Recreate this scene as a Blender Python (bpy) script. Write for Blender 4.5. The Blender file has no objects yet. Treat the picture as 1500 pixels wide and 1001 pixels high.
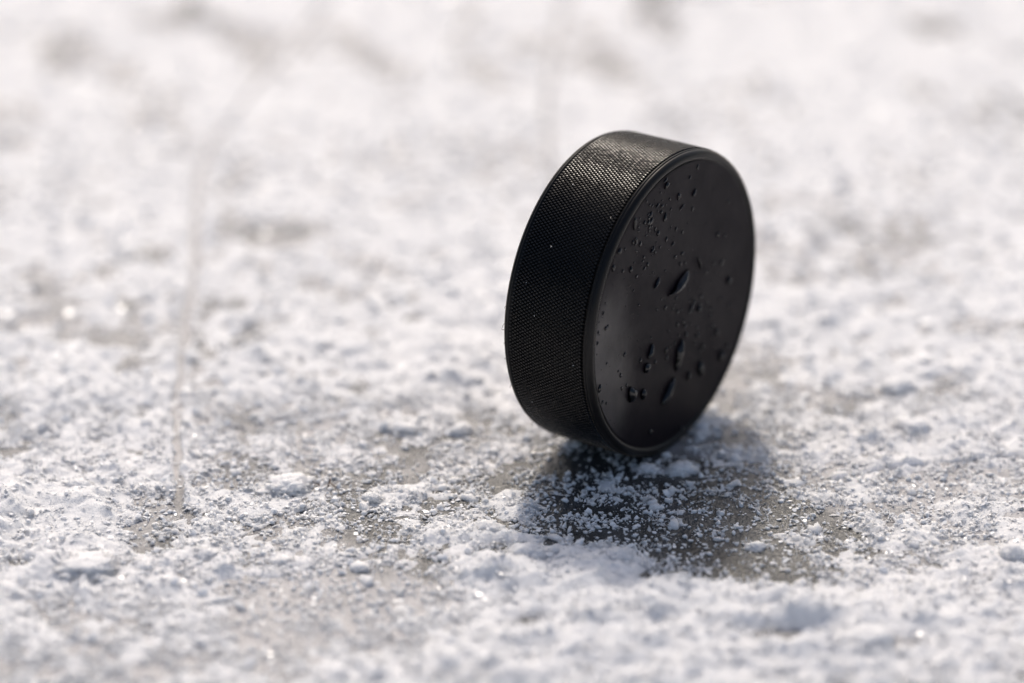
import bpy, bmesh, math
import numpy as np
from mathutils import Vector, Matrix

sc = bpy.context.scene
COL = sc.collection
R_ = math.radians
MM = 0.001

# ------------------------------------------------------------------ camera
cam_d = bpy.data.cameras.new('camera')
cam = bpy.data.objects.new('camera', cam_d)
COL.objects.link(cam)
cam.location = (-0.0294, -0.6310, 0.3085)
cam.rotation_euler = (R_(90 - 24.186), 0, 0)
cam_d.lens = 100.0
cam_d.sensor_width = 36.0
cam_d.clip_start = 0.01
cam_d.clip_end = 200.0
cam_d.dof.use_dof = True
cam_d.dof.focus_distance = 0.662
cam_d.dof.aperture_fstop = 4.5
cam_d.dof.aperture_blades = 0
sc.camera = cam

# ------------------------------------------------------------------ sky and sun
SUN_EL = R_(48)
SUN_AZ = R_(-4)            # measured from +Y (away from the camera), negative = left
world = bpy.data.worlds.new('World')
sc.world = world
world.use_nodes = True
wn = world.node_tree.nodes
wl = world.node_tree.links
wn.clear()
sky = wn.new('ShaderNodeTexSky')
sky.sky_type = 'NISHITA'
sky.sun_disc = False
sky.sun_elevation = SUN_EL
sky.sun_rotation = SUN_AZ
sky.dust_density = 4.8
sky.air_density = 1.0
sky.ozone_density = 1.0
bg = wn.new('ShaderNodeBackground')
bg.inputs['Strength'].default_value = 0.15
wo = wn.new('ShaderNodeOutputWorld')
wl.new(sky.outputs[0], bg.inputs['Color'])
wl.new(bg.outputs[0], wo.inputs['Surface'])

sun_d = bpy.data.lights.new('sun', 'SUN')
sun_d.energy = 2.3
sun_d.angle = R_(4.0)
sun_d.color = (1.0, 0.905, 0.79)
sun = bpy.data.objects.new('sun', sun_d)
COL.objects.link(sun)
to_sun = Vector((math.sin(SUN_AZ) * math.cos(SUN_EL), math.cos(SUN_AZ) * math.cos(SUN_EL), math.sin(SUN_EL)))
sun.rotation_euler = to_sun.to_track_quat('Z', 'Y').to_euler()
sun.location = to_sun * 2.0

sc.view_settings.view_transform = 'Standard'
sc.view_settings.look = 'None'
sc.view_settings.exposure = -0.33
sc.view_settings.gamma = 1.0
sc.view_settings.use_curve_mapping = False
sc.render.engine = 'CYCLES'
sc.cycles.sample_clamp_indirect = 6.0
sc.cycles.max_bounces = 10
sc.cycles.use_denoising = True
sc.cycles.denoising_prefilter = 'ACCURATE'

# ------------------------------------------------------------------ helpers
def link(name, me, parent=None, mat=None):
    o = bpy.data.objects.new(name, me)
    COL.objects.link(o)
    if parent is not None:
        o.parent = parent
    if mat is not None:
        me.materials.append(mat)
    return o

def mesh_np(name, V, F, smooth=False):
    """V (n,3) floats, F (m,k) ints, k = 3 or 4."""
    me = bpy.data.meshes.new(name)
    V = np.ascontiguousarray(V, dtype=np.float32)
    F = np.ascontiguousarray(F, dtype=np.int32)
    m, k = F.shape
    me.vertices.add(len(V))
    me.vertices.foreach_set('co', V.ravel())
    me.loops.add(m * k)
    me.loops.foreach_set('vertex_index', F.ravel())
    me.polygons.add(m)
    me.polygons.foreach_set('loop_start', np.arange(0, m * k, k, dtype=np.int32))
    me.polygons.foreach_set('use_smooth', np.full(m, smooth, dtype=bool))
    me.update(calc_edges=True)
    me.validate()
    return me

def material(name):
    m = bpy.data.materials.new(name)
    m.use_nodes = True
    nt = m.node_tree
    return m, nt.nodes, nt.links, nt.nodes['Principled BSDF']

def node(nodes, kind, **kw):
    n = nodes.new(kind)
    for k, v in kw.items():
        if k in n.inputs:
            n.inputs[k].default_value = v
        else:
            setattr(n, k, v)
    return n

# gradient noise on numpy arrays
def _hash(ix, iy, seed):
    h = (ix.astype(np.uint32) * np.uint32(374761393) + iy.astype(np.uint32) * np.uint32(668265263)
         + np.uint32((seed * 974711 + 12345) & 0xffffffff))
    h = (h ^ (h >> np.uint32(13))) * np.uint32(1274126177)
    h = h ^ (h >> np.uint32(16))
    return h

_ang = np.linspace(0, 2 * np.pi, 256, endpoint=False)
_GX, _GY = np.cos(_ang).astype(np.float32), np.sin(_ang).astype(np.float32)

def perlin(x, y, seed=0):
    xf = np.floor(x); yf = np.floor(y)
    ix = xf.astype(np.int64) & 0xffffffff; iy = yf.astype(np.int64) & 0xffffffff
    u = (x - xf).astype(np.float32); v = (y - yf).astype(np.float32)
    def g(dx, dy):
        h = _hash((ix + dx) & 0xffffffff, (iy + dy) & 0xffffffff, seed) & np.uint32(255)
        return _GX[h] * (u - dx) + _GY[h] * (v - dy)
    su = u * u * u * (u * (u * 6 - 15) + 10)
    sv = v * v * v * (v * (v * 6 - 15) + 10)
    a = g(0, 0); b = g(1, 0); c = g(0, 1); d = g(1, 1)
    a = a + su * (b - a)
    c = c + su * (d - c)
    return (a + sv * (c - a)) * 1.5

def fbm(x, y, size, octaves, seed, gain=0.5, sp=None):
    """x, y in mm, size = first feature size in mm; sp = local grid spacing (mm), octaves finer than it fade."""
    s = np.zeros(np.shape(x), dtype=np.float32)
    amp = 1.0
    for o in range(octaves):
        w = amp
        if sp is not None:
            w = amp * np.clip((size / sp - 1.6) / 1.5, 0, 1)
        s += w * perlin(x / size + 17.3 * o, y / size - 9.1 * o, seed + o * 13)
        amp *= gain
        size *= 0.5
    return s

rng = np.random.default_rng(7)

# ------------------------------------------------------------------ the lie of the snow (millimetres on the ice)
# soft patches where snow gathers (+, one added for the bright glow left of the puck) or ice is swept clear (-): x, y, half width, half depth, weight
BIAS = [(3.9, -44.6, 30.2, 23.8, -1.1), (21.3, -67.7, 16.9, 10.2, -0.9), (-12.8, -10.8, 11.6, 8.2, -0.9), (-73.7, -20.0, 36.1, 25.5, -0.5), (-64.0,
    -83.3, 30.0, 15.3, -0.5), (-94.5, -108.2, 36.2, 11.3, -0.35), (73.9, -32.5, 12.9, 10.6, -0.55), (49.6, -48.0, 14.2, 10.1, -0.3), (-14.1, -72.4,
    18.3, 9.4, 1.3), (2.1, -84.8, 25.5, 7.9, 0.8), (7.5, -95.3, 36.9, 14.7, 0.75), (37.6, -89.3, 17.9, 12.0, 0.8), (-31.7, -55.4, 7.8, 5.9, 0.6),
    (67.0, -92.3, 22.2, 14.9, 0.35), (-7.8, -111.1, 31.7, 11.2, 0.25), (-139.9, -37.8, 20.8, 15.6, 1.0), (-124.3, -70.2, 16.1, 8.2, 1.0), (-40.2,
    56.1, 10.8, 39.8, 0.5), (30.1, -54.7, 9.4, 4.0, 0.5), (-98.6, 133.3, 9.9, 5.8, -1.0), (-132.2, 116.7, 6.8, 5.1, -0.8), (-137.9, 56.1, 7.2, 5.3,
    -0.9), (-82.3, 93.0, 4.7, 4.8, -0.8), (-126.1, 41.0, 3.5, 3.4, -0.8), (-187.2, 204.5, 6.4, 6.1, -0.4), (-146.1, 226.5, 5.5, 5.1, -0.5), (-152.8,
    71.9, 5.5, 3.7, -0.6), (-154.9, 333.1, 14.5, 7.9, -0.2), (-41.1, -8.9, 6.7, 5.2, -0.5), (20.8, -5.2, 15.1, 9.1, -1.2), (24.2, 20.2, 5.2, 4.0,
    -0.5), (65.4, 47.4, 10.7, 4.3, -0.4), (87.9, 30.5, 10.5, 4.1, -0.5), (-23.5, -92.9, 3.3, 2.7, -2.0), (27.9, -98.2, 6.5, 2.6, -1.9), (-30.9, -62.9,
    4.6, 3.6, -1.6), (4.9, -72.4, 4.0, 3.1, -1.6), (54.0, -101.1, 5.0, 2.6, -1.7), (21.5, -86.3, 6.0, 2.4, -1.3), (-88.1, -99.6, 8.8, 4.1, -0.4),
    (-140.0, -67.7, 4.6, 2.6, -1.6)]
# clear, unfrosted ice in the middle (-), widened so its dark colour deepens the puck's shadow, and frosted grey ice round it (+)
CLEAR_SHADE = [(-0.6, -39.5, 30.4, 29.4, -1.1), (-50.2, -39.5, 27.2, 24.2, -0.6), (-23.5, -90.8, 8.9, 8.9, -0.5), (25.1, -58.0, 23.4, 23.0, -0.9), (-63.8,
    -86.3, 32.9, 18.1, 0.4), (-101.9, -106.8, 37.7, 17.1, 0.5), (73.9, -32.5, 17.7, 17.6, 0.6), (81.9, 154.9, 81.0, 83.7, 0.4), (-85.0, 246.1, 111.2,
    101.1, 0.5)]
# skate cuts and scratches, polylines in mm
GROOVES = [[(-106.8, -44.6), (-109.4, -23.6), (-114.9, 30.5), (-118.2, 102.7), (-124.3, 183.5), (-119.4, 232.9), (-103.2, 317.6), (-92.0, 373.9)],
    [(-16.2, 154.9), (-18.1, 220.1), (-17.4, 266.5), (-9.7, 357.2), (-3.6, 408.8)], [(-105.2, 0.2), (-88.9, 7.1), (-75.7, 13.0), (-58.7, 19.0),
    (-39.8, 25.5)], [(5.0, -14.9), (5.8, -25.4), (6.5, -44.6)], [(37.5, 67.3), (63.6, 79.7), (98.2, 100.3)], [(-60.4, -23.6), (-72.8, -36.0), (-94.8,
    -58.0)], [(32.1, -30.8), (60.8, -20.0), (95.0, -11.9)]]
GROOVE_W = [0.85, 1.0, 0.6, 0.4, 0.6, 0.5, 0.6]
GROOVE_D = [0.52, 0.34, 0.52, 0.45, 0.25, 0.25, 0.25]

def spline(P, n=14):
    P = [np.array(p, float) for p in P]
    P = [2 * P[0] - P[1]] + P + [2 * P[-1] - P[-2]]
    out = []
    for i in range(1, len(P) - 2):
        for t in np.linspace(0, 1, n, endpoint=False):
            p0, p1, p2, p3 = P[i - 1:i + 3]
            out.append(.5 * (2 * p1 + (p2 - p0) * t + (2 * p0 - 5 * p1 + 4 * p2 - p3) * t ** 2 + (3 * p1 - p0 - 3 * p2 + p3) * t ** 3))
    out.append(P[-2])
    return np.array(out)
GSPL = [spline(g) for g in GROOVES]

def groove_fields(x, y):
    """depth (mm) cut into the ice and clearing of the snow (0..1)"""
    shp = np.shape(x)
    x = np.ravel(x); y = np.ravel(y)
    depth = np.zeros(x.shape, np.float32)
    ridge = np.zeros(x.shape, np.float32)
    for pts, w, dp in zip(GSPL, GROOVE_W, GROOVE_D):
        mn = pts.min(0) - 8; mx = pts.max(0) + 8
        idx = np.nonzero((x > mn[0]) & (x < mx[0]) & (y > mn[1]) & (y < mx[1]))[0]
        if len(idx) == 0:
            continue
        px = x[idx] + 0.9 * perlin(x[idx] / 7, y[idx] / 7, 77)
        py = y[idx]
        best = np.full(len(idx), 1e9, np.float32)
        tt = np.zeros(len(idx), np.float32)
        n = len(pts) - 1
        for k in range(n):
            a, b = pts[k], pts[k + 1]
            d = b - a
            t = np.clip(((px - a[0]) * d[0] + (py - a[1]) * d[1]) / (d @ d), 0, 1)
            q = (px - a[0] - t * d[0]) ** 2 + (py - a[1] - t * d[1]) ** 2
            m = q < best
            best[m] = q[m]; tt[m] = (k + t[m]) / n
        r = np.sqrt(best)
        fade = np.clip(np.minimum(tt, 1 - tt) * 12, 0, 1)
        depth[idx] = np.maximum(depth[idx], fade * dp * np.exp(-(r / w) ** 2))
        ridge[idx] = np.maximum(ridge[idx], fade * dp * np.exp(-((r - 2.4 * w) / (1.1 * w)) ** 2))
    return depth.reshape(shp), ridge.reshape(shp)

def ice_height(x, y, sp=None, gr=None):
    d, r = groove_fields(x, y) if gr is None else gr
    return (0.35 * fbm(x, y, 38, 2, 3, sp=sp) + 0.16 * fbm(x, y, 5.5, 2, 5, sp=sp)
            + 0.07 * fbm(x, y, 1.8, 2, 8, sp=sp) - d)

def cover(x, y, sp=None, gr=None):
    """how much snow lies at (x, y): below 0 none, up to about 2 in drifts"""
    d, r = groove_fields(x, y) if gr is None else gr
    wx = x + 5 * perlin(x / 22, y / 22, 91); wy = y + 5 * perlin(x / 22, y / 22, 92)
    far = np.clip((y - 40) / 160, 0, 1)
    c = (0.33 - 0.22 * far + np.zeros(np.shape(x))).astype(np.float32)
    for bx, by, sx, sy, w in BIAS:
        q = ((wx - bx) / sx) ** 2 + ((wy - by) / sy) ** 2
        c += w * np.exp(-0.5 * q ** 1.4).astype(np.float32)
    c += 0.55 * (1 - 0.92 * far) * fbm(x, y, 48, 2, 21, sp=sp)
    q = 1 - 0.85 * far
    c += 0.26 * far * fbm(x * 0.9 + y * 0.25, y * 0.35, 30, 2, 25, sp=sp)
    c += 0.62 * q * fbm(x, y, 15, 2, 31, sp=sp)
    c += 0.42 * fbm(x, y, 4.6, 2, 41, 0.6, sp=sp)
    c += 0.22 * fbm(x, y, 1.5, 2, 51, 0.6, sp=sp)
    c -= (2.7 + 1.6 * perlin(x / 9, y / 9, 95)) * np.clip(d, 0, 1)
    c += 0.45 * r
    return c

def snow_height(x, y, c, ice, sp=None):
    """top of the snow over the ice, mm"""
    body = np.where(c > 0, 0.75 * (1 - np.exp(-np.maximum(c, 0) * 2.4)) + 1.9 * np.maximum(c - 0.45, 0), c * 1.2)
    k = np.clip(c * 2.5, 0, 1)
    deep = np.clip(c - 0.4, 0, 1)
    lump = k * ((0.35 + 1.5 * deep) * fbm(x, y, 13, 2, 61, sp=sp) + 0.30 * np.abs(fbm(x, y, 3.2, 2, 63, 0.55, sp=sp))
                + 0.20 * fbm(x, y, 1.1, 1, 65, sp=sp))
    return ice + body + lump

def axis(lo, hi, step, glo, ghi, end_lo, end_hi, slow_lo=None, slow_hi=None):
    a = list(np.arange(lo, hi + step * .5, step))
    s = step; v = a[-1]
    while v < end_hi:
        g = ghi if (slow_hi is not None and v < slow_hi) else 1.07
        s *= g; v += s; a.append(v)
    s = step; v = lo; b = []
    while v > end_lo:
        g = glo if (slow_lo is not None and v > slow_lo) else 1.07
        s *= g; v -= s; b.append(v)
    return np.array(b[::-1] + a)

def grid(step):
    xs = axis(-165, 105, step * 1.05, 1.02, 1.02, -15000, 15000, -330, 270)
    ys = axis(-130, 60, step, 1.03, 1.0075, -15000, 25000, -230, 420)
    X, Y = np.meshgrid(xs, ys)
    sx = np.gradient(xs); sy = np.gradient(ys)
    SP = np.maximum(sx[None, :], sy[:, None]).astype(np.float32)
    return xs, ys, X, Y, SP

def grid_faces(nx, ny):
    i = np.arange(nx - 1)[None, :] + nx * np.arange(ny - 1)[:, None]
    return np.stack([i, i + 1, i + nx + 1, i + nx], -1).reshape(-1, 4)

# ------------------------------------------------------------------ materials of the setting
ice_m, N, L, P = material('ice')
P.inputs['IOR'].default_value = 1.42
P.inputs['Roughness'].default_value = 0.30
geo = node(N, 'ShaderNodeNewGeometry')
n1 = node(N, 'ShaderNodeTexNoise', Scale=55.0, Detail=6.0, Roughness=0.62)
L.new(geo.outputs['Position'], n1.inputs['Vector'])
fa = node(N, 'ShaderNodeAttribute', attribute_name='frost_shade')
cr = node(N, 'ShaderNodeValToRGB')
cr.color_ramp.elements[0].position = 0.38; cr.color_ramp.elements[0].color = (0.028, 0.030, 0.031, 1)
cr.color_ramp.elements[1].position = 0.72; cr.color_ramp.elements[1].color = (0.10, 0.105, 0.11, 1)
L.new(n1.outputs['Fac'], cr.inputs['Fac'])
fm = node(N, 'ShaderNodeMix', data_type='RGBA')
fm.inputs[7].default_value = (0.465, 0.455, 0.462, 1)
L.new(fa.outputs['Fac'], fm.inputs[0])
L.new(cr.outputs['Color'], fm.inputs[6])
L.new(fm.outputs[2], P.inputs['Base Color'])
n2 = node(N, 'ShaderNodeTexNoise', Scale=900.0, Detail=3.0, Roughness=0.6)
L.new(geo.outputs['Position'], n2.inputs['Vector'])
n3 = node(N, 'ShaderNodeTexNoise', Scale=2600.0, Detail=2.0, Roughness=0.6)
L.new(geo.outputs['Position'], n3.inputs['Vector'])
b1 = node(N, 'ShaderNodeBump', Strength=0.8, Distance=0.0006)
L.new(n2.outputs['Fac'], b1.inputs['Height'])
b2 = node(N, 'ShaderNodeBump', Strength=0.3, Distance=0.0002)
L.new(n3.outputs['Fac'], b2.inputs['Height'])
L.new(b1.outputs['Normal'], b2.inputs['Normal'])
L.new(b2.outputs['Normal'], P.inputs['Normal'])
mr = node(N, 'ShaderNodeMapRange')
mr.inputs['To Min'].default_value = 0.16; mr.inputs['To Max'].default_value = 0.30
L.new(n1.outputs['Fac'], mr.inputs['Value'])
L.new(mr.outputs['Result'], P.inputs['Roughness'])

snow_m, N, L, P = material('snow')
P.inputs['Base Color'].default_value = (0.885, 0.885, 0.89, 1)
P.inputs['Roughness'].default_value = 0.55
P.inputs['IOR'].default_value = 1.31
P.inputs['Subsurface Weight'].default_value = 1.0
P.inputs['Subsurface Radius'].default_value = (1.0, 1.0, 1.0)
P.inputs['Subsurface Scale'].default_value = 0.0022
geo = node(N, 'ShaderNodeNewGeometry')
n2 = node(N, 'ShaderNodeTexVoronoi', Scale=1700.0)
L.new(geo.outputs['Position'], n2.inputs['Vector'])
n3 = node(N, 'ShaderNodeTexNoise', Scale=700.0, Detail=4.0, Roughness=0.65)
L.new(geo.outputs['Position'], n3.inputs['Vector'])
b1 = node(N, 'ShaderNodeBump', Strength=0.7, Distance=0.0006)
L.new(n3.outputs['Fac'], b1.inputs['Height'])
b2 = node(N, 'ShaderNodeBump', Strength=0.45, Distance=0.0004)
L.new(n2.outputs['Distance'], b2.inputs['Height'])
L.new(b1.outputs['Normal'], b2.inputs['Normal'])
L.new(b2.outputs['Normal'], P.inputs['Normal'])

grain_m, N, L, P = material('ice_grain')
geo = node(N, 'ShaderNodeNewGeometry')
P.inputs['Base Color'].default_value = (0.90, 0.905, 0.915, 1)
P.inputs['IOR'].default_value = 1.31
P.inputs['Subsurface Weight'].default_value = 1.0
P.inputs['Subsurface Radius'].default_value = (1.0, 1.0, 1.0)
P.inputs['Subsurface Scale'].default_value = 0.0007
mr = node(N, 'ShaderNodeMapRange')
mr.inputs['To Min'].default_value = 0.14; mr.inputs['To Max'].default_value = 0.30
L.new(geo.outputs['Random Per Island'], mr.inputs['Value'])
L.new(mr.outputs['Result'], P.inputs['Roughness'])

flake_m, N, L, P = material('ice_flake')
P.inputs['Base Color'].default_value = (0.86, 0.87, 0.885, 1)
P.inputs['IOR'].default_value = 1.36
P.inputs['Roughness'].default_value = 0.27

# ------------------------------------------------------------------ ice sheet
xs, ys, X, Y, SP = grid(0.92)
gr = groove_fields(X, Y)
Z = ice_height(X, Y, SP, gr)
V = np.stack([X, Y, Z], -1).reshape(-1, 3) * MM
fr = 0.55 + 0.55 * fbm(X, Y, 30, 3, 121, 0.55, SP) + 0.25 * fbm(X, Y, 4, 2, 131, 0.6, SP)
for bx, by, sx, sy, w in CLEAR_SHADE:
    fr += w * np.exp(-0.5 * (((X - bx) / sx) ** 2 + ((Y - by) / sy) ** 2) ** 1.3)
fr = np.clip(fr + 2.0 * gr[0] * (Y > -15), 0, 1)
ice = link('ice', mesh_np('ice', V, grid_faces(len(xs), len(ys)), True), None, ice_m)
at = ice.data.attributes.new('frost_shade', 'FLOAT', 'POINT')
at.data.foreach_set('value', fr.ravel().astype(np.float32))
ice['kind'] = 'structure'
ice['label'] = 'grey skate-scratched ice surface under the scattered snow'

# ------------------------------------------------------------------ snow lying on the ice
xs, ys, X, Y, SP = grid(0.56)
gr = groove_fields(X, Y)
c = cover(X, Y, SP, gr)
Zi = ice_height(X, Y, SP, gr)
Z = snow_height(X, Y, c, Zi, SP)
F = grid_faces(len(xs), len(ys))
cf = c.ravel()[F].max(1)
F = F[cf > -0.02]
used = np.unique(F)
remap = np.full(X.size, -1, np.int64); remap[used] = np.arange(len(used))
V = (np.stack([X, Y, Z], -1).reshape(-1, 3) * MM)[used]
snow = link('snow_cover', mesh_np('snow_cover', V, remap[F], True), None, snow_m)
snow['kind'] = 'stuff'
snow['label'] = 'patchy white snow scraped over the ice'
del X, Y, Z, Zi, c, gr, V, F, SP

def top_height(x, y):
    gr = groove_fields(x, y)
    ih = ice_height(x, y, None, gr)
    c = cover(x, y, None, gr)
    return np.maximum(ih, snow_height(x, y, c, ih)), c

# ------------------------------------------------------------------ loose ice grains
OCT_V = np.array([(1, 0, 0), (-1, 0, 0), (0, 1, 0), (0, -1, 0), (0, 0, 1), (0, 0, -1)], float)
OCT_F = np.array([(0, 2, 4), (2, 1, 4), (1, 3, 4), (3, 0, 4), (2, 0, 5), (1, 2, 5), (3, 1, 5), (0, 3, 5)])
bm = bmesh.new(); bmesh.ops.create_icosphere(bm, subdivisions=1, radius=1)
ICO_V = np.array([v.co[:] for v in bm.verts]); ICO_F = np.array([[v.index for v in f.verts] for f in bm.faces]); bm.free()

def rand_rot(n):
    q = rng.normal(size=(n, 4)); q /= np.linalg.norm(q, axis=1)[:, None]
    w, x, y, z = q.T
    return np.stack([1 - 2 * (y * y + z * z), 2 * (x * y - z * w), 2 * (x * z + y * w),
                     2 * (x * y + z * w), 1 - 2 * (x * x + z * z), 2 * (y * z - x * w),
                     2 * (x * z - y * w), 2 * (y * z + x * w), 1 - 2 * (x * x + y * y)], 1).reshape(n, 3, 3)

def scatter(name, n_try, box, base_v, base_f, smin, smax, prob, label, sink=0.25, power=2.2, mat=None, smooth=False):
    x = rng.uniform(box[0], box[1], n_try); y = rng.uniform(box[2], box[3], n_try)
    z, c = top_height(x, y)
    keep = rng.random(n_try) < prob(x, y, c) * np.clip(1 - 4 * groove_fields(x, y)[0], 0, 1)
    # nothing inside the standing puck
    keep &= ~((np.abs(x) < 30) & (np.abs(y) < 30) & (np.abs(x * 0.575 + y * 0.818) < 9) & (np.abs(x * 0.818 - y * 0.575) < 13.5))
    x, y, z = x[keep], y[keep], z[keep]
    n = len(x)
    s = smin + (smax - smin) * rng.random(n) ** power
    Rm = rand_rot(n)
    jit = base_v[None] * (1 + 0.7 * (rng.random((n, len(base_v), 1)) - 0.5)) * (0.4 + 1.15 * rng.random((n, 1, 3)))
    Vv = np.einsum('nij,nkj->nki', Rm, jit) * s[:, None, None]
    Vv[..., 2] *= 0.85
    Vv += np.stack([x, y, z + s * (0.5 - sink)], 1)[:, None, :]
    Ff = base_f[None] + (np.arange(n) * len(base_v))[:, None, None]
    o = link(name, mesh_np(name, Vv.reshape(-1, 3) * MM, Ff.reshape(-1, 3), smooth), None, mat or grain_m)
    o['kind'] = 'stuff'
    o['label'] = label
    print(name, n)
    return o

def p_thin(x, y, c):
    cl = perlin(x / 7, y / 7, 301) + 0.6 * perlin(x / 2.6, y / 2.6, 302)
    return np.clip(0.45 + 1.1 * cl, 0.05, 1) * np.where(c > 0.5, 0.25, np.clip(1.0 + 0.75 * c, 0.30, 1))
scatter('ice_grains', 110000, (-160, 100, -128, 25), OCT_V, OCT_F, 0.10, 0.80, p_thin,
        'fine rounded ice grains sprinkled over the dark ice', 0.2, 3.0, None, True)
scatter('ice_shards', 100000, (-160, 100, -128, 25), OCT_V * [1.9, 0.9, 0.35], OCT_F, 0.12, 0.60, p_thin,
        'fine angular ice shards sprinkled over the dark ice', 0.1, 2.2)
scatter('coarse_ice_grains', 9000, (-200, 150, -130, 230), ICO_V, ICO_F, 0.4, 1.25, p_thin,
        'coarser crumbs of ice and snow strewn about', 0.3, 3.0)
bm = bmesh.new(); bmesh.ops.create_icosphere(bm, subdivisions=2, radius=1)
CR_V = np.array([v.co[:] for v in bm.verts]); CR_F = np.array([[v.index for v in f.verts] for f in bm.faces]); bm.free()
def p_crumb(x, y, c):
    return np.clip(0.25 + 1.0 * perlin(x / 12, y / 12, 311), 0.03, 1) * np.where(c > 0.4, 0.3, 1)
scatter('snow_crumbs', 2600, (-175, 120, -128, 60), CR_V, CR_F, 0.35, 1.7, p_crumb,
        'small broken crumbs of snow on the ice', 0.55, 2.6, snow_m, True)
def flakes(name, n, box, smin, smax, label, spread=11.0):
    """thin refrozen plates lying almost flat, each with its own small tilt"""
    x = rng.uniform(box[0], box[1], n); y = rng.uniform(box[2], box[3], n)
    keep = (perlin(x / 16, y / 16, 401) + 0.5 * perlin(x / 5, y / 5, 402) > -0.12) & (np.hypot(x, y) > 30)
    x, y = x[keep], y[keep]; n = len(x)
    z, c = top_height(x, y)
    s = smin + (smax - smin) * rng.random(n) ** 2
    k = 6
    a = (np.arange(k)[None] + 0.55 * rng.random((n, k))) * 2 * np.pi / k
    r = s[:, None] * (0.6 + 0.5 * rng.random((n, k)))
    px, py = r * np.cos(a), r * np.sin(a)
    tx, ty = np.tan(np.radians(rng.normal(0, spread, (2, n, 1))))
    top = np.stack([px, py, px * tx + py * ty], -1)
    bot = top * [0.9, 0.9, 1] - np.array([0, 0, 1]) * (0.35 * s[:, None, None])
    V = np.concatenate([top, bot], 1) + np.stack([x, y, z + 0.32 * s], -1)[:, None]
    f = [(0, 1, 2), (0, 2, 3), (0, 3, 4), (0, 4, 5)]
    for q in range(k):
        p = (q + 1) % k
        f += [(q, q + k, p + k), (q, p + k, p)]
    F = np.array(f)[None] + (np.arange(n) * 2 * k)[:, None, None]
    o = link(name, mesh_np(name, V.reshape(-1, 3) * MM, F.reshape(-1, 3), False), None, flake_m)
    o['kind'] = 'stuff'; o['label'] = label
    print(name, n)
flakes('ice_flakes', 11000, (-165, 105, -125, 30), 0.3, 0.8, 'small flat ice flakes glinting in the sun')
flakes('glazed_ice_flakes', 6500, (-240, 180, 20, 380), 0.8, 1.8, 'larger flat ice flakes glinting far behind the puck')
scatter('distant_ice_grains', 30000, (-260, 200, 20, 380), OCT_V, OCT_F, 0.25, 0.8, p_thin,
        'ice grains glinting behind the puck', 0.2, 2.2, None, True)

# ------------------------------------------------------------------ separate lumps of snow
from mathutils import noise as mnoise
CLUMPS = [(-124.3, -70.2, 7.0, 2.0), (-82.9, -29.3, 6.8, 2.4), (-98.6, -63.8, 3.4, 1.6), (-81.0, -66.4, 2.8, 1.4), (11.6, -20.0, 4.3, 2.0), (3.1,
    -19.3, 3.0, 1.5), (26.2, -58.3, 2.5, 1.6), (68.9, 25.5, 4.5, 2.3), (69.8, 2.5, 5.1, 2.7), (-35.4, -52.0, 4.1, 2.2), (-42.1, 0.9, 3.7, 2.2),
    (-131.8, -29.7, 3.9, 1.6), (84.0, -64.5, 3.7, 2.5), (-94.2, -83.9, 3.3, 1.4), (-56.4, 2.5, 4.7, 1.5), (-5.5, -66.4, 3.7, 2.2), (49.0, -23.6, 2.6,
    1.5), (-62.3, -36.0, 2.6, 1.3), (-26.3, -64.5, 4.6, 2.2), (46.4, -104.0, 5.8, 3.0)]
CLUMP_LABELS = [
    'wide flat snow lump embedded in the drift at the near left',
    'low rounded grainy snow mound left of centre beside the brown fleck',
    'small snow lump just right of the wide near left lump',
    'small snow lump with a dark hollow under it, left foreground, below the grainy mound',
    'larger snow clump lying in the puck\'s shadow, just right of the scratch',
    'smaller snow clump lying in the puck\'s shadow, just left of the scratch',
    'round snow pellet at the right front edge of the puck\'s shadow',
    'blurred snow lump right of the puck, the farther of two',
    'blurred snow lump right of the puck, the nearer of two',
    'snow lump at the left tip of the foreground snow ridge',
    'snow lump on the sunlit ice just left of the puck\'s lower edge',
    'flat snow flake at the far edge of the left-hand drift',
    'snow lump at the right edge of the picture above a grey hollow',
    'small elongated bright ice chip in the blurred left foreground',
    'low snow lump behind the grainy patch between groove and puck',
    'snow lump on top of the foreground ridge below the puck\'s shadow',
    'small pale snow pellet on the grainy ice right of the shadow',
    'small snow crumb on the glittering ice in front of the brown fleck',
    'broad snow lump on the foreground ridge, left of the dark shadow',
    'blurred broad snow lump at the bottom right of the picture',
]
CLUMP_ANISO = {0: (1.0, 0.85), 1: (1.0, 0.8), 13: (1.2, 0.35), 11: (1.1, 0.6), 14: (1.2, 0.6)}
cz, cc = top_height(np.array([q[0] for q in CLUMPS], float), np.array([q[1] for q in CLUMPS], float))
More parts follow.
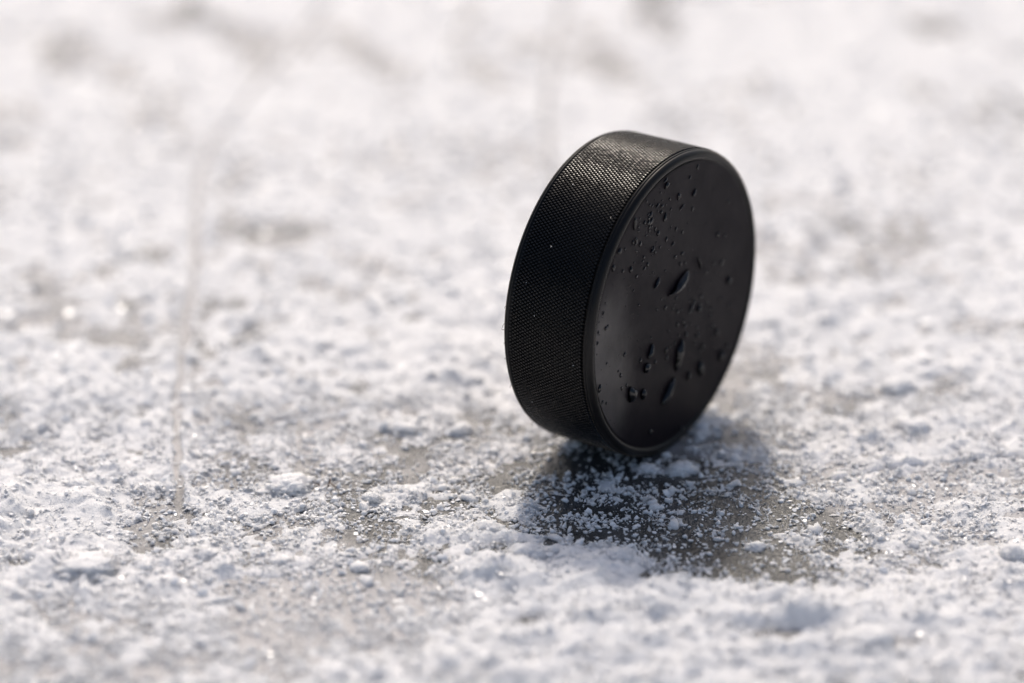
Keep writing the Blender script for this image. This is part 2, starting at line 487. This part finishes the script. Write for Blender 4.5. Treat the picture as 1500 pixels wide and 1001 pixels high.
for i, (cx, cy, rad, hgt) in enumerate(CLUMPS):
    bm = bmesh.new()
    bmesh.ops.create_icosphere(bm, subdivisions=5 if i in (0, 1, 4, 5, 6, 9, 10, 17, 18, 15) else 4, radius=1)
    ax, ay = CLUMP_ANISO.get(i, (1.0, 0.75))
    off = Vector((i * 7.31, i * 3.77, 1.9 * i))
    rough = 0.9 if i == 0 else 1.0
    for v in bm.verts:
        d = v.co.normalized()
        k = 1 + 0.30 * mnoise.noise(d * 1.4 + off) + rough * (0.22 * mnoise.noise(d * 3.1 + off) + 0.20 * mnoise.noise(d * 7 + off) + 0.14 * mnoise.noise(d * 16 + off) + 0.08 * mnoise.noise(d * 34 + off))
        p = d * k
        z = p.z
        z = z * 1.0 if z > 0 else z * 0.45
        v.co = Vector((p.x * rad * ax, p.y * rad * ay, z * hgt)) * MM
    me = bpy.data.meshes.new('snow_clump')
    bm.to_mesh(me); bm.free()
    me.polygons.foreach_set('use_smooth', [True] * len(me.polygons))
    o = link('snow_clump', me, None, snow_m)
    o.location = (cx * MM, cy * MM, (cz[i] - (0.30 if i == 0 else 0.15) * hgt) * MM)
    o.rotation_euler = (0, 0, 0.5 * math.sin(i * 2.1))
    o['label'] = CLUMP_LABELS[i]
    o['category'] = 'snow clump'
    o['group'] = 'loose lumps of snow on the ice'

# ------------------------------------------------------------------ brown plant fleck on the ice
fleck_m, N, L, P = material('dry_plant')
P.inputs['Base Color'].default_value = (0.11, 0.05, 0.022, 1)
P.inputs['Roughness'].default_value = 0.7
def tube(pts, radii, sides=6):
    """closed tapered tube through pts (mm)"""
    V, F = [], []
    pts = [Vector(p) for p in pts]
    for k, p in enumerate(pts):
        t = (pts[min(k + 1, len(pts) - 1)] - pts[max(k - 1, 0)]).normalized()
        u = t.orthogonal().normalized(); w = t.cross(u)
        for s in range(sides):
            a = 2 * math.pi * s / sides
            V.append(p + (u * math.cos(a) + w * math.sin(a)) * radii[k])
    for k in range(len(pts) - 1):
        for s in range(sides):
            a, b = k * sides + s, k * sides + (s + 1) % sides
            F.append((a, b, b + sides, a + sides))
    F.append(tuple(range(sides))[::-1]); F.append(tuple(range((len(pts) - 1) * sides, len(pts) * sides)))
    return V, F
def tube_mesh(name, pts, radii, sides=6):
    V, F = tube(pts, radii, sides)
    me = bpy.data.meshes.new(name)
    me.from_pydata([v * MM for v in V], [], F)
    me.polygons.foreach_set('use_smooth', [True] * len(me.polygons))
    return me
fz = float(top_height(np.array([-72.7]), np.array([-27.9]))[0][0])
fleck = bpy.data.objects.new('plant_fragment', None); COL.objects.link(fleck)
fleck.location = (-0.0727, -0.0279, fz * MM)
fleck['label'] = 'tiny dry brown plant fragment sticking out of the snow'
fleck['category'] = 'plant fragment'
link('stem', tube_mesh('stem', [(-.5, 0, -.4), (-.35, 0, .7), (.05, .1, 1.7), (.2, .1, 2.1)], [.17, .15, .2, .1]), fleck, fleck_m)
link('twig', tube_mesh('twig', [(-.1, 0, 1.3), (.7, -.1, .5), (1.6, -.2, -.1)], [.14, .13, .08]), fleck, fleck_m)
link('twig', tube_mesh('twig', [(-4.2, .2, 1.5), (-3.2, .1, .7), (-2.0, 0, .25)], [.05, .09, .12]), fleck, fleck_m)

# ------------------------------------------------------------------ the puck
PR, PT = 38.1, 24.7
rub_m, N, L, P = material('black_rubber')
P.inputs['Base Color'].default_value = (0.0040, 0.0040, 0.0045, 1)
P.inputs['Specular IOR Level'].default_value = 0.35
P.inputs['Sheen Weight'].default_value = 0.0
P.inputs['Sheen Roughness'].default_value = 0.3
P.inputs['Sheen Tint'].default_value = (1.0, 0.85, 0.65, 1)
P.inputs['Roughness'].default_value = 0.40
tc = node(N, 'ShaderNodeTexCoord')
n1 = node(N, 'ShaderNodeTexNoise', Scale=260.0, Detail=5.0, Roughness=0.6)
L.new(tc.outputs['Object'], n1.inputs['Vector'])
mr = node(N, 'ShaderNodeMapRange')
mr.inputs['To Min'].default_value = 0.22; mr.inputs['To Max'].default_value = 0.32
L.new(n1.outputs['Fac'], mr.inputs['Value']); L.new(mr.outputs['Result'], P.inputs['Roughness'])
n2 = node(N, 'ShaderNodeTexNoise', Scale=3200.0, Detail=2.0)
L.new(tc.outputs['Object'], n2.inputs['Vector'])
b1 = node(N, 'ShaderNodeBump', Strength=0.25, Distance=0.00008)
L.new(n2.outputs['Fac'], b1.inputs['Height']); L.new(b1.outputs['Normal'], P.inputs['Normal'])

face_m, N, L, P = material('smooth_wet_rubber')
P.inputs['Base Color'].default_value = (0.0062, 0.0040, 0.0070, 1)
P.inputs['Specular IOR Level'].default_value = 0.05
tc = node(N, 'ShaderNodeTexCoord')
n1 = node(N, 'ShaderNodeTexNoise', Scale=75.0, Detail=6.0, Roughness=0.62)
L.new(tc.outputs['Object'], n1.inputs['Vector'])
mr = node(N, 'ShaderNodeMapRange')
mr.inputs['From Min'].default_value = 0.3; mr.inputs['From Max'].default_value = 0.72
mr.inputs['To Min'].default_value = 0.30; mr.inputs['To Max'].default_value = 0.52
L.new(n1.outputs['Fac'], mr.inputs['Value']); L.new(mr.outputs['Result'], P.inputs['Roughness'])
n2 = node(N, 'ShaderNodeTexNoise', Scale=420.0, Detail=4.0, Roughness=0.6)
L.new(tc.outputs['Object'], n2.inputs['Vector'])
# higher specular, like a water film, placed to give the lower left face its sheen
sx_ = node(N, 'ShaderNodeMapping')
sx_.inputs['Location'].default_value = (0, 0.0360 / 0.018, (0.009 - PR * MM) / 0.024)
sx_.inputs['Scale'].default_value = (0, 1 / 0.018, 1 / 0.024)
L.new(tc.outputs['Object'], sx_.inputs['Vector'])
ln = node(N, 'ShaderNodeVectorMath', operation='LENGTH')
L.new(sx_.outputs[0], ln.inputs[0])
wob = node(N, 'ShaderNodeMath', operation='MULTIPLY_ADD'); wob.inputs[1].default_value = 0.5
L.new(n1.outputs['Fac'], wob.inputs[0]); L.new(ln.outputs['Value'], wob.inputs[2])
mr2 = node(N, 'ShaderNodeMapRange', interpolation_type='SMOOTHSTEP')
mr2.inputs['From Min'].default_value = 0.15; mr2.inputs['From Max'].default_value = 1.5
mr2.inputs['To Min'].default_value = 1.0; mr2.inputs['To Max'].default_value = 0.085
L.new(wob.outputs[0], mr2.inputs['Value']); L.new(mr2.outputs['Result'], P.inputs['Specular IOR Level'])
b1 = node(N, 'ShaderNodeBump', Strength=0.10, Distance=0.0003)
L.new(n2.outputs['Fac'], b1.inputs['Height'])
n3 = node(N, 'ShaderNodeTexNoise', Scale=120.0, Detail=2.0)
L.new(tc.outputs['Object'], n3.inputs['Vector'])
b2 = node(N, 'ShaderNodeBump', Strength=0.08, Distance=0.001)
L.new(n3.outputs['Fac'], b2.inputs['Height']); L.new(b1.outputs['Normal'], b2.inputs['Normal'])
L.new(b2.outputs['Normal'], P.inputs['Normal'])

# clear water wetting black rubber: dark body, mirror-like skin
water_m, N, L, P = material('water_on_rubber')
P.inputs['Base Color'].default_value = (0.0025, 0.0022, 0.0026, 1)
P.inputs['Roughness'].default_value = 0.03
P.inputs['IOR'].default_value = 1.55

puck = bpy.data.objects.new('hockey_puck', None); COL.objects.link(puck)
puck.location = (0, 0, -0.0003)
puck.rotation_euler = (0, 0, math.atan2(-0.575, 0.818))
puck['label'] = 'black rubber puck with knurled edge and wet smooth face, standing on edge on the ice'
puck['category'] = 'hockey puck'

def lathe(prof, n=288):
    """prof: (x along the puck's axis, r) in mm; local +X is the visible face, centre at z = PR"""
    a = np.linspace(0, 2 * np.pi, n, endpoint=False)
    V = [np.stack([np.full(n, x), r * np.cos(a), r * np.sin(a) + PR], 1) for x, r in prof]
    k = len(prof)
    i = np.arange(n)
    F = []
    for j in range(k - 1):
        F.append(np.stack([j * n + i, j * n + (i + 1) % n, (j + 1) * n + (i + 1) % n, (j + 1) * n + i], 1))
    return np.concatenate(V), np.concatenate(F)

H = PT / 2
half = [(H - .62, 35.0), (H - .45, 35.25), (H - .46, 35.5), (H - .30, 35.66), (H - .06, 35.9), (H, 36.25), (H - .06, 36.7), (H - .28, 37.15),
        (H - .6, 37.5), (H - .95, 37.68), (H - 1.12, 37.72), (H - 1.2, 37.6), (H - 1.32, 37.58), (H - 1.42, 37.7), (H - 1.5, 37.86),
        (H - 1.72, 37.9), (H - 1.86, 37.75), (H - 1.95, 37.56)]
prof = half + [(-x, r) for x, r in half[::-1]]
V, F = lathe(prof)
rim_m, N, L, P = material('moulded_rubber')
P.inputs['Base Color'].default_value = (0.0035, 0.0034, 0.0038, 1)
P.inputs['Specular IOR Level'].default_value = 0.24
P.inputs['Roughness'].default_value = 0.38
P.inputs['Sheen Weight'].default_value = 0.25
P.inputs['Sheen Roughness'].default_value = 0.25
P.inputs['Sheen Tint'].default_value = (1.0, 0.80, 0.55, 1)  # warm sheen tint stands in for backlit rim glow on the edges
body = link('body', mesh_np('body', V * MM, F[:, ::-1], True), puck, rim_m)

def face_x(r):
    return H - .30 - .62 * (1 - np.clip(r / 35.2, 0, 1) ** 3.2)
fp = [(float(face_x(r)), float(r)) for r in list(np.linspace(.4, 30, 22)) + [31.5, 32.8, 33.8, 34.5, 35.0]] + [(H - .34, 35.25)]
V, F = lathe(fp, 192)
Vc = np.concatenate([V, [[float(face_x(0)), 0, PR]]])
bmf = bmesh.new()
vs = [bmf.verts.new(v * MM) for v in Vc]
for q in F: bmf.faces.new([vs[k] for k in q])
for k in range(192): bmf.faces.new((vs[-1], vs[k], vs[(k + 1) % 192]))
bmesh.ops.recalc_face_normals(bmf, faces=bmf.faces)
me = bpy.data.meshes.new('face'); bmf.to_mesh(me)
me.polygons.foreach_set('use_smooth', [True] * len(me.polygons))
face = link('face', me, puck, face_m)
face['label'] = 'smooth black face beaded with water drops'
for v in bmf.verts: v.co.x = -v.co.x
bmesh.ops.reverse_faces(bmf, faces=bmf.faces)
me = bpy.data.meshes.new('face_back'); bmf.to_mesh(me); bmf.free()
me.polygons.foreach_set('use_smooth', [True] * len(me.polygons))
link('face', me, puck, face_m)

# knurling: rows of raised diamonds round the edge
NA, NX = 268, 15
x0, x1 = -(H - 1.95), H - 1.95
px_ = (x1 - x0) / NX
da = 2 * math.pi / NA
cells = []
for row in range(2 * NX - 1):
    xc = x0 + (row + 1) * px_ / 2
    for k in range(NA):
        cells.append((xc, (k + (0.5 if row % 2 else 0)) * da))
cells = np.array(cells); nc = len(cells)
jr = 1 + 0.10 * (rng.random(nc) - 0.5)
def ring(scale, rad):
    o = []
    for dx, dk in ((-.5, 0), (0, -.5), (.5, 0), (0, .5)):
        x = cells[:, 0] + dx * px_ * scale; a = cells[:, 1] + dk * da * scale
        o.append(np.stack([x, rad * np.cos(a), rad * np.sin(a) + PR], 1))
    return np.stack(o, 1)
low = ring(0.96, np.full(nc, 37.54))
mid = ring(0.60, 38.01 + 0.03 * (jr - 1) * 10)
top = np.stack([cells[:, 0], (PR - .05) * np.cos(cells[:, 1]), (PR - .05) * np.sin(cells[:, 1]) + PR], 1)[:, None]
V = np.concatenate([low, mid, top], 1)
f = []
for k in range(4):
    j = (k + 1) % 4
    f += [(k, j, 4 + j), (k, 4 + j, 4 + k), (4 + k, 4 + j, 8)]
F = (np.array(f)[None] + (np.arange(nc) * 9)[:, None, None]).reshape(-1, 3)
knurl = link('knurling', mesh_np('knurling', V.reshape(-1, 3) * MM, F, False), puck, rub_m)
knurl['kind'] = 'stuff'
knurl['label'] = 'fine diamond knurling round the edge'

# water on the face: u (right), v (up) from the face centre, length, width, angle
DROPS = [(1.61, 4.34, 8.59, 3.06, 16), (2.47, -14.24, 7.31, 5.47, 70), (-2.44, -22.38, 7.72, 5.31, 49), (-18.73, -16.47, 3.62, 3.54, 74), (-13.57,
    -18.45, 2.32, 2.32, 74), (-10.32, -8.59, 2.92, 2.18, 63), (-12.0, -12.07, 2.43, 2.43, 63), (12.6, -21.69, 3.91, 2.38, 84), (7.19, -21.49, 1.7,
    1.7, 74), (21.93, -21.48, 2.41, 2.06, 74), (25.1, -19.87, 1.38, 1.38, 74), (13.57, -15.99, 1.53, 1.53, 74), (11.14, -11.99, 1.29, 1.29, 34),
    (5.26, -7.49, 1.09, 1.09, 34), (19.9, -14.45, 2.17, 1.21, 108), (5.7, -10.0, 1.34, 1.34, 74), (-3.24, -10.86, 1.33, 1.33, 74), (-8.07, -12.11,
    0.99, 0.99, 74), (11.42, -5.19, 1.68, 1.68, 74), (7.88, -3.57, 1.46, 1.46, 34), (9.08, -2.56, 1.1, 1.1, 34), (25.01, -2.34, 2.04, 1.76, 74),
    (-7.97, 8.38, 2.78, 1.32, 38), (-19.91, 15.87, 1.28, 1.28, 73), (-6.2, 34.48, 1.59, 1.02, 35), (-5.49, 32.39, 2.01, 1.41, 44), (-12.11, 27.01,
    1.58, 1.53, 35), (-9.07, 28.42, 1.23, 1.02, 35), (-6.95, 27.57, 1.06, 1.02, 35), (-14.57, 25.94, 1.05, 1.05, 35), (-11.43, 25.43, 1.4, 1.02, 35),
    (-5.47, 24.17, 1.93, 0.89, 74), (-18.98, 27.22, 2.94, 1.07, 83), (0.39, 27.69, 1.63, 1.52, 53), (7.32, 26.28, 1.64, 1.52, 53), (2.21, 24.45, 1.91,
    0.69, 27), (-8.18, 21.11, 1.44, 1.25, 63), (-17.95, 22.52, 1.27, 1.27, 73), (-19.41, 22.61, 0.95, 0.95, 73), (-25.45, 22.43, 1.58, 1.58, 53),
    (-10.43, 17.72, 1.76, 1.01, 35), (-27.93, 19.13, 1.42, 1.42, 73), (-1.36, 16.07, 1.25, 1.01, 35), (3.09, 12.13, 1.26, 1.01, 34), (2.28, 9.76,
    0.99, 0.99, 53), (11.1, 6.94, 2.91, 1.01, 108), (19.04, 11.76, 1.17, 1.17, 74), (-7.19, 26.1, 1.06, 1.06, 35), (4.94, 31.0, 0.9, 0.9, 35),
    (-33.22, -9.48, 1.61, 1.61, 73), (4.14, -36.95, 1.35, 1.22, 53), (-10.13, -29.77, 1.51, 1.51, 74), (-29.93, -14.43, 0.65, 0.65, 73), (-31.66,
    9.12, 0.79, 0.79, 53), (-30.41, 4.9, 1.11, 1.11, 53), (-33.84, 5.11, 0.79, 0.79, 53), (-34.06, 2.45, 0.79, 0.79, 53)]
def drop_mesh(name, L_, W_, seed, rings=6, n=18, taper=0.0, bumps=0.0):
    h = (0.42 if max(L_, W_) > 2 else 0.30) * min(L_, W_) ** 0.9
    V, F = [], []
    ph = seed * 1.7
    for j in range(rings + 1):
        rho = 1 - j / rings
        z = h * (1 - rho ** 2.4) ** 0.75 if j else -0.06
        for s in range(n):
            a = 2 * math.pi * s / n
            w = 1 + 0.15 * math.sin(2 * a + ph) + 0.13 * math.sin(3 * a + 2.3 * ph) + bumps * math.sin(5 * a + ph)
            lx = rho * w * math.cos(a); ly = rho * w * math.sin(a)
            if taper:
                ly *= max(0.16, 0.62 + taper * lx)
            V.append((z, lx * L_ / 2, ly * W_ / 2))
    for j in range(rings - 1):
        for s in range(n):
            a, b = j * n + s, j * n + (s + 1) % n
            F.append((a, b, b + n, a + n))
    c = len(V); V = V[:rings * n]; c = len(V)
    V.append((h, 0, 0))
    for s in range(n):
        F.append(((rings - 1) * n + s, (rings - 1) * n + (s + 1) % n, c))
    V.append((-0.06, 0, 0))
    for s in range(n):
        F.append(((s + 1) % n, s, c + 1))
    return V, F
def place_drop(V, u, v, ang):
    ca, sa = math.cos(ang), math.sin(ang)
    x = float(face_x(math.hypot(u, v)))
    return [(x + p[0], u + ca * p[1] - sa * p[2], v + PR + sa * p[1] + ca * p[2]) for p in V]
for i, (u, v, l, w, ang) in enumerate(DROPS):
    r = math.hypot(u, v)
    if r + 0.4 * max(l, w) > 35.0:
        s = (35.0 - 0.4 * max(l, w)) / r; u *= s; v *= s
    w = min(w, 3.6) if i else 4.2
    if 0 < i and l < 4: l *= 1.2; w *= 1.2
    big = l > 3
    Vd, Fd = drop_mesh('d', l, w, i, 8 if big else 6, 28 if big else 16, 0.55 if i == 0 else (0.2 if big else 0.1), 0.13 if l > 6 else 0.04)
    me = bpy.data.meshes.new('water_drop')
    me.from_pydata([Vector(p) * MM for p in place_drop(Vd, u, v, R_(ang))], [], Fd)
    me.polygons.foreach_set('use_smooth', [True] * len(me.polygons))
    link('water_drop', me, puck, water_m)
# mist of drops too small to pick out
AV, AF = [], []
ZONES = [(-13, 21, 10, 11, 120), (12, -6, 14, 11, 120), (-22, -2, 12, 16, 35), (4, 4, 22, 24, 110), (-31, 0, 3, 18, 12)]
for zu, zv, su, sv, n in ZONES:
    for k in range(n):
        u, v = zu + su * rng.normal() * .6, zv + sv * rng.normal() * .6
        if math.hypot(u, v) > 34.4: continue
        l = 0.22 + 0.85 * rng.random() ** 2.8
        Vd, Fd = drop_mesh('d', l * rng.uniform(1, 1.7), l, k, 3, 8)
        b = len(AV)
        AV += place_drop(Vd, u, v, R_(rng.normal(62, 16)))
        AF += [tuple(q + b for q in t) for t in Fd]
me = bpy.data.meshes.new('fine_water_spray')
me.from_pydata([Vector(p) * MM for p in AV], [], AF)
me.polygons.foreach_set('use_smooth', [True] * len(me.polygons))
o = link('fine_water_spray', me, puck, water_m); o['kind'] = 'stuff'

# specks of ice and lint caught on the knurled edge
for k in range(7):
    xa = rng.uniform(x0 + 1, x1 - 1); a = R_(rng.uniform(95, 215))
    s = rng.uniform(.10, .2)
    Vv = OCT_V * (1 + .4 * (rng.random((6, 1)) - .5)) * s + np.array([xa, (PR + .03) * math.cos(a), (PR + .03) * math.sin(a) + PR])
    link('ice_speck', mesh_np('ice_speck', Vv * MM, OCT_F, False), puck, grain_m)
lint_m, N, L, P = material('lint')
P.inputs['Base Color'].default_value = (0.03, 0.025, 0.02, 1)
P.inputs['Roughness'].default_value = 0.8
for vv, ln, cu in ((7.5, 1.1, .8), (3.2, 1.5, .9), (1.6, 1.9, -.7), (-1.5, .8, .5), (-6.0, .9, -.5), (-13.5, 1.0, .6), (-27, .9, .6)):
    y = -math.sqrt(PR ** 2 - vv ** 2); d = Vector((0, y, vv)).normalized(); t = Vector((0, -d.z, d.y))
    base = Vector((-H + 1.3, y, vv + PR)) - d * .4
    pts = [base, base + d * (.4 + ln * .4) + t * cu * .1, base + d * (.4 + ln * .75) + t * cu * .45, base + d * (.4 + ln * .8) + t * cu]
    link('lint_fibre', tube_mesh('lint_fibre', pts, [.07, .06, .06, .03], 5), puck, lint_m)
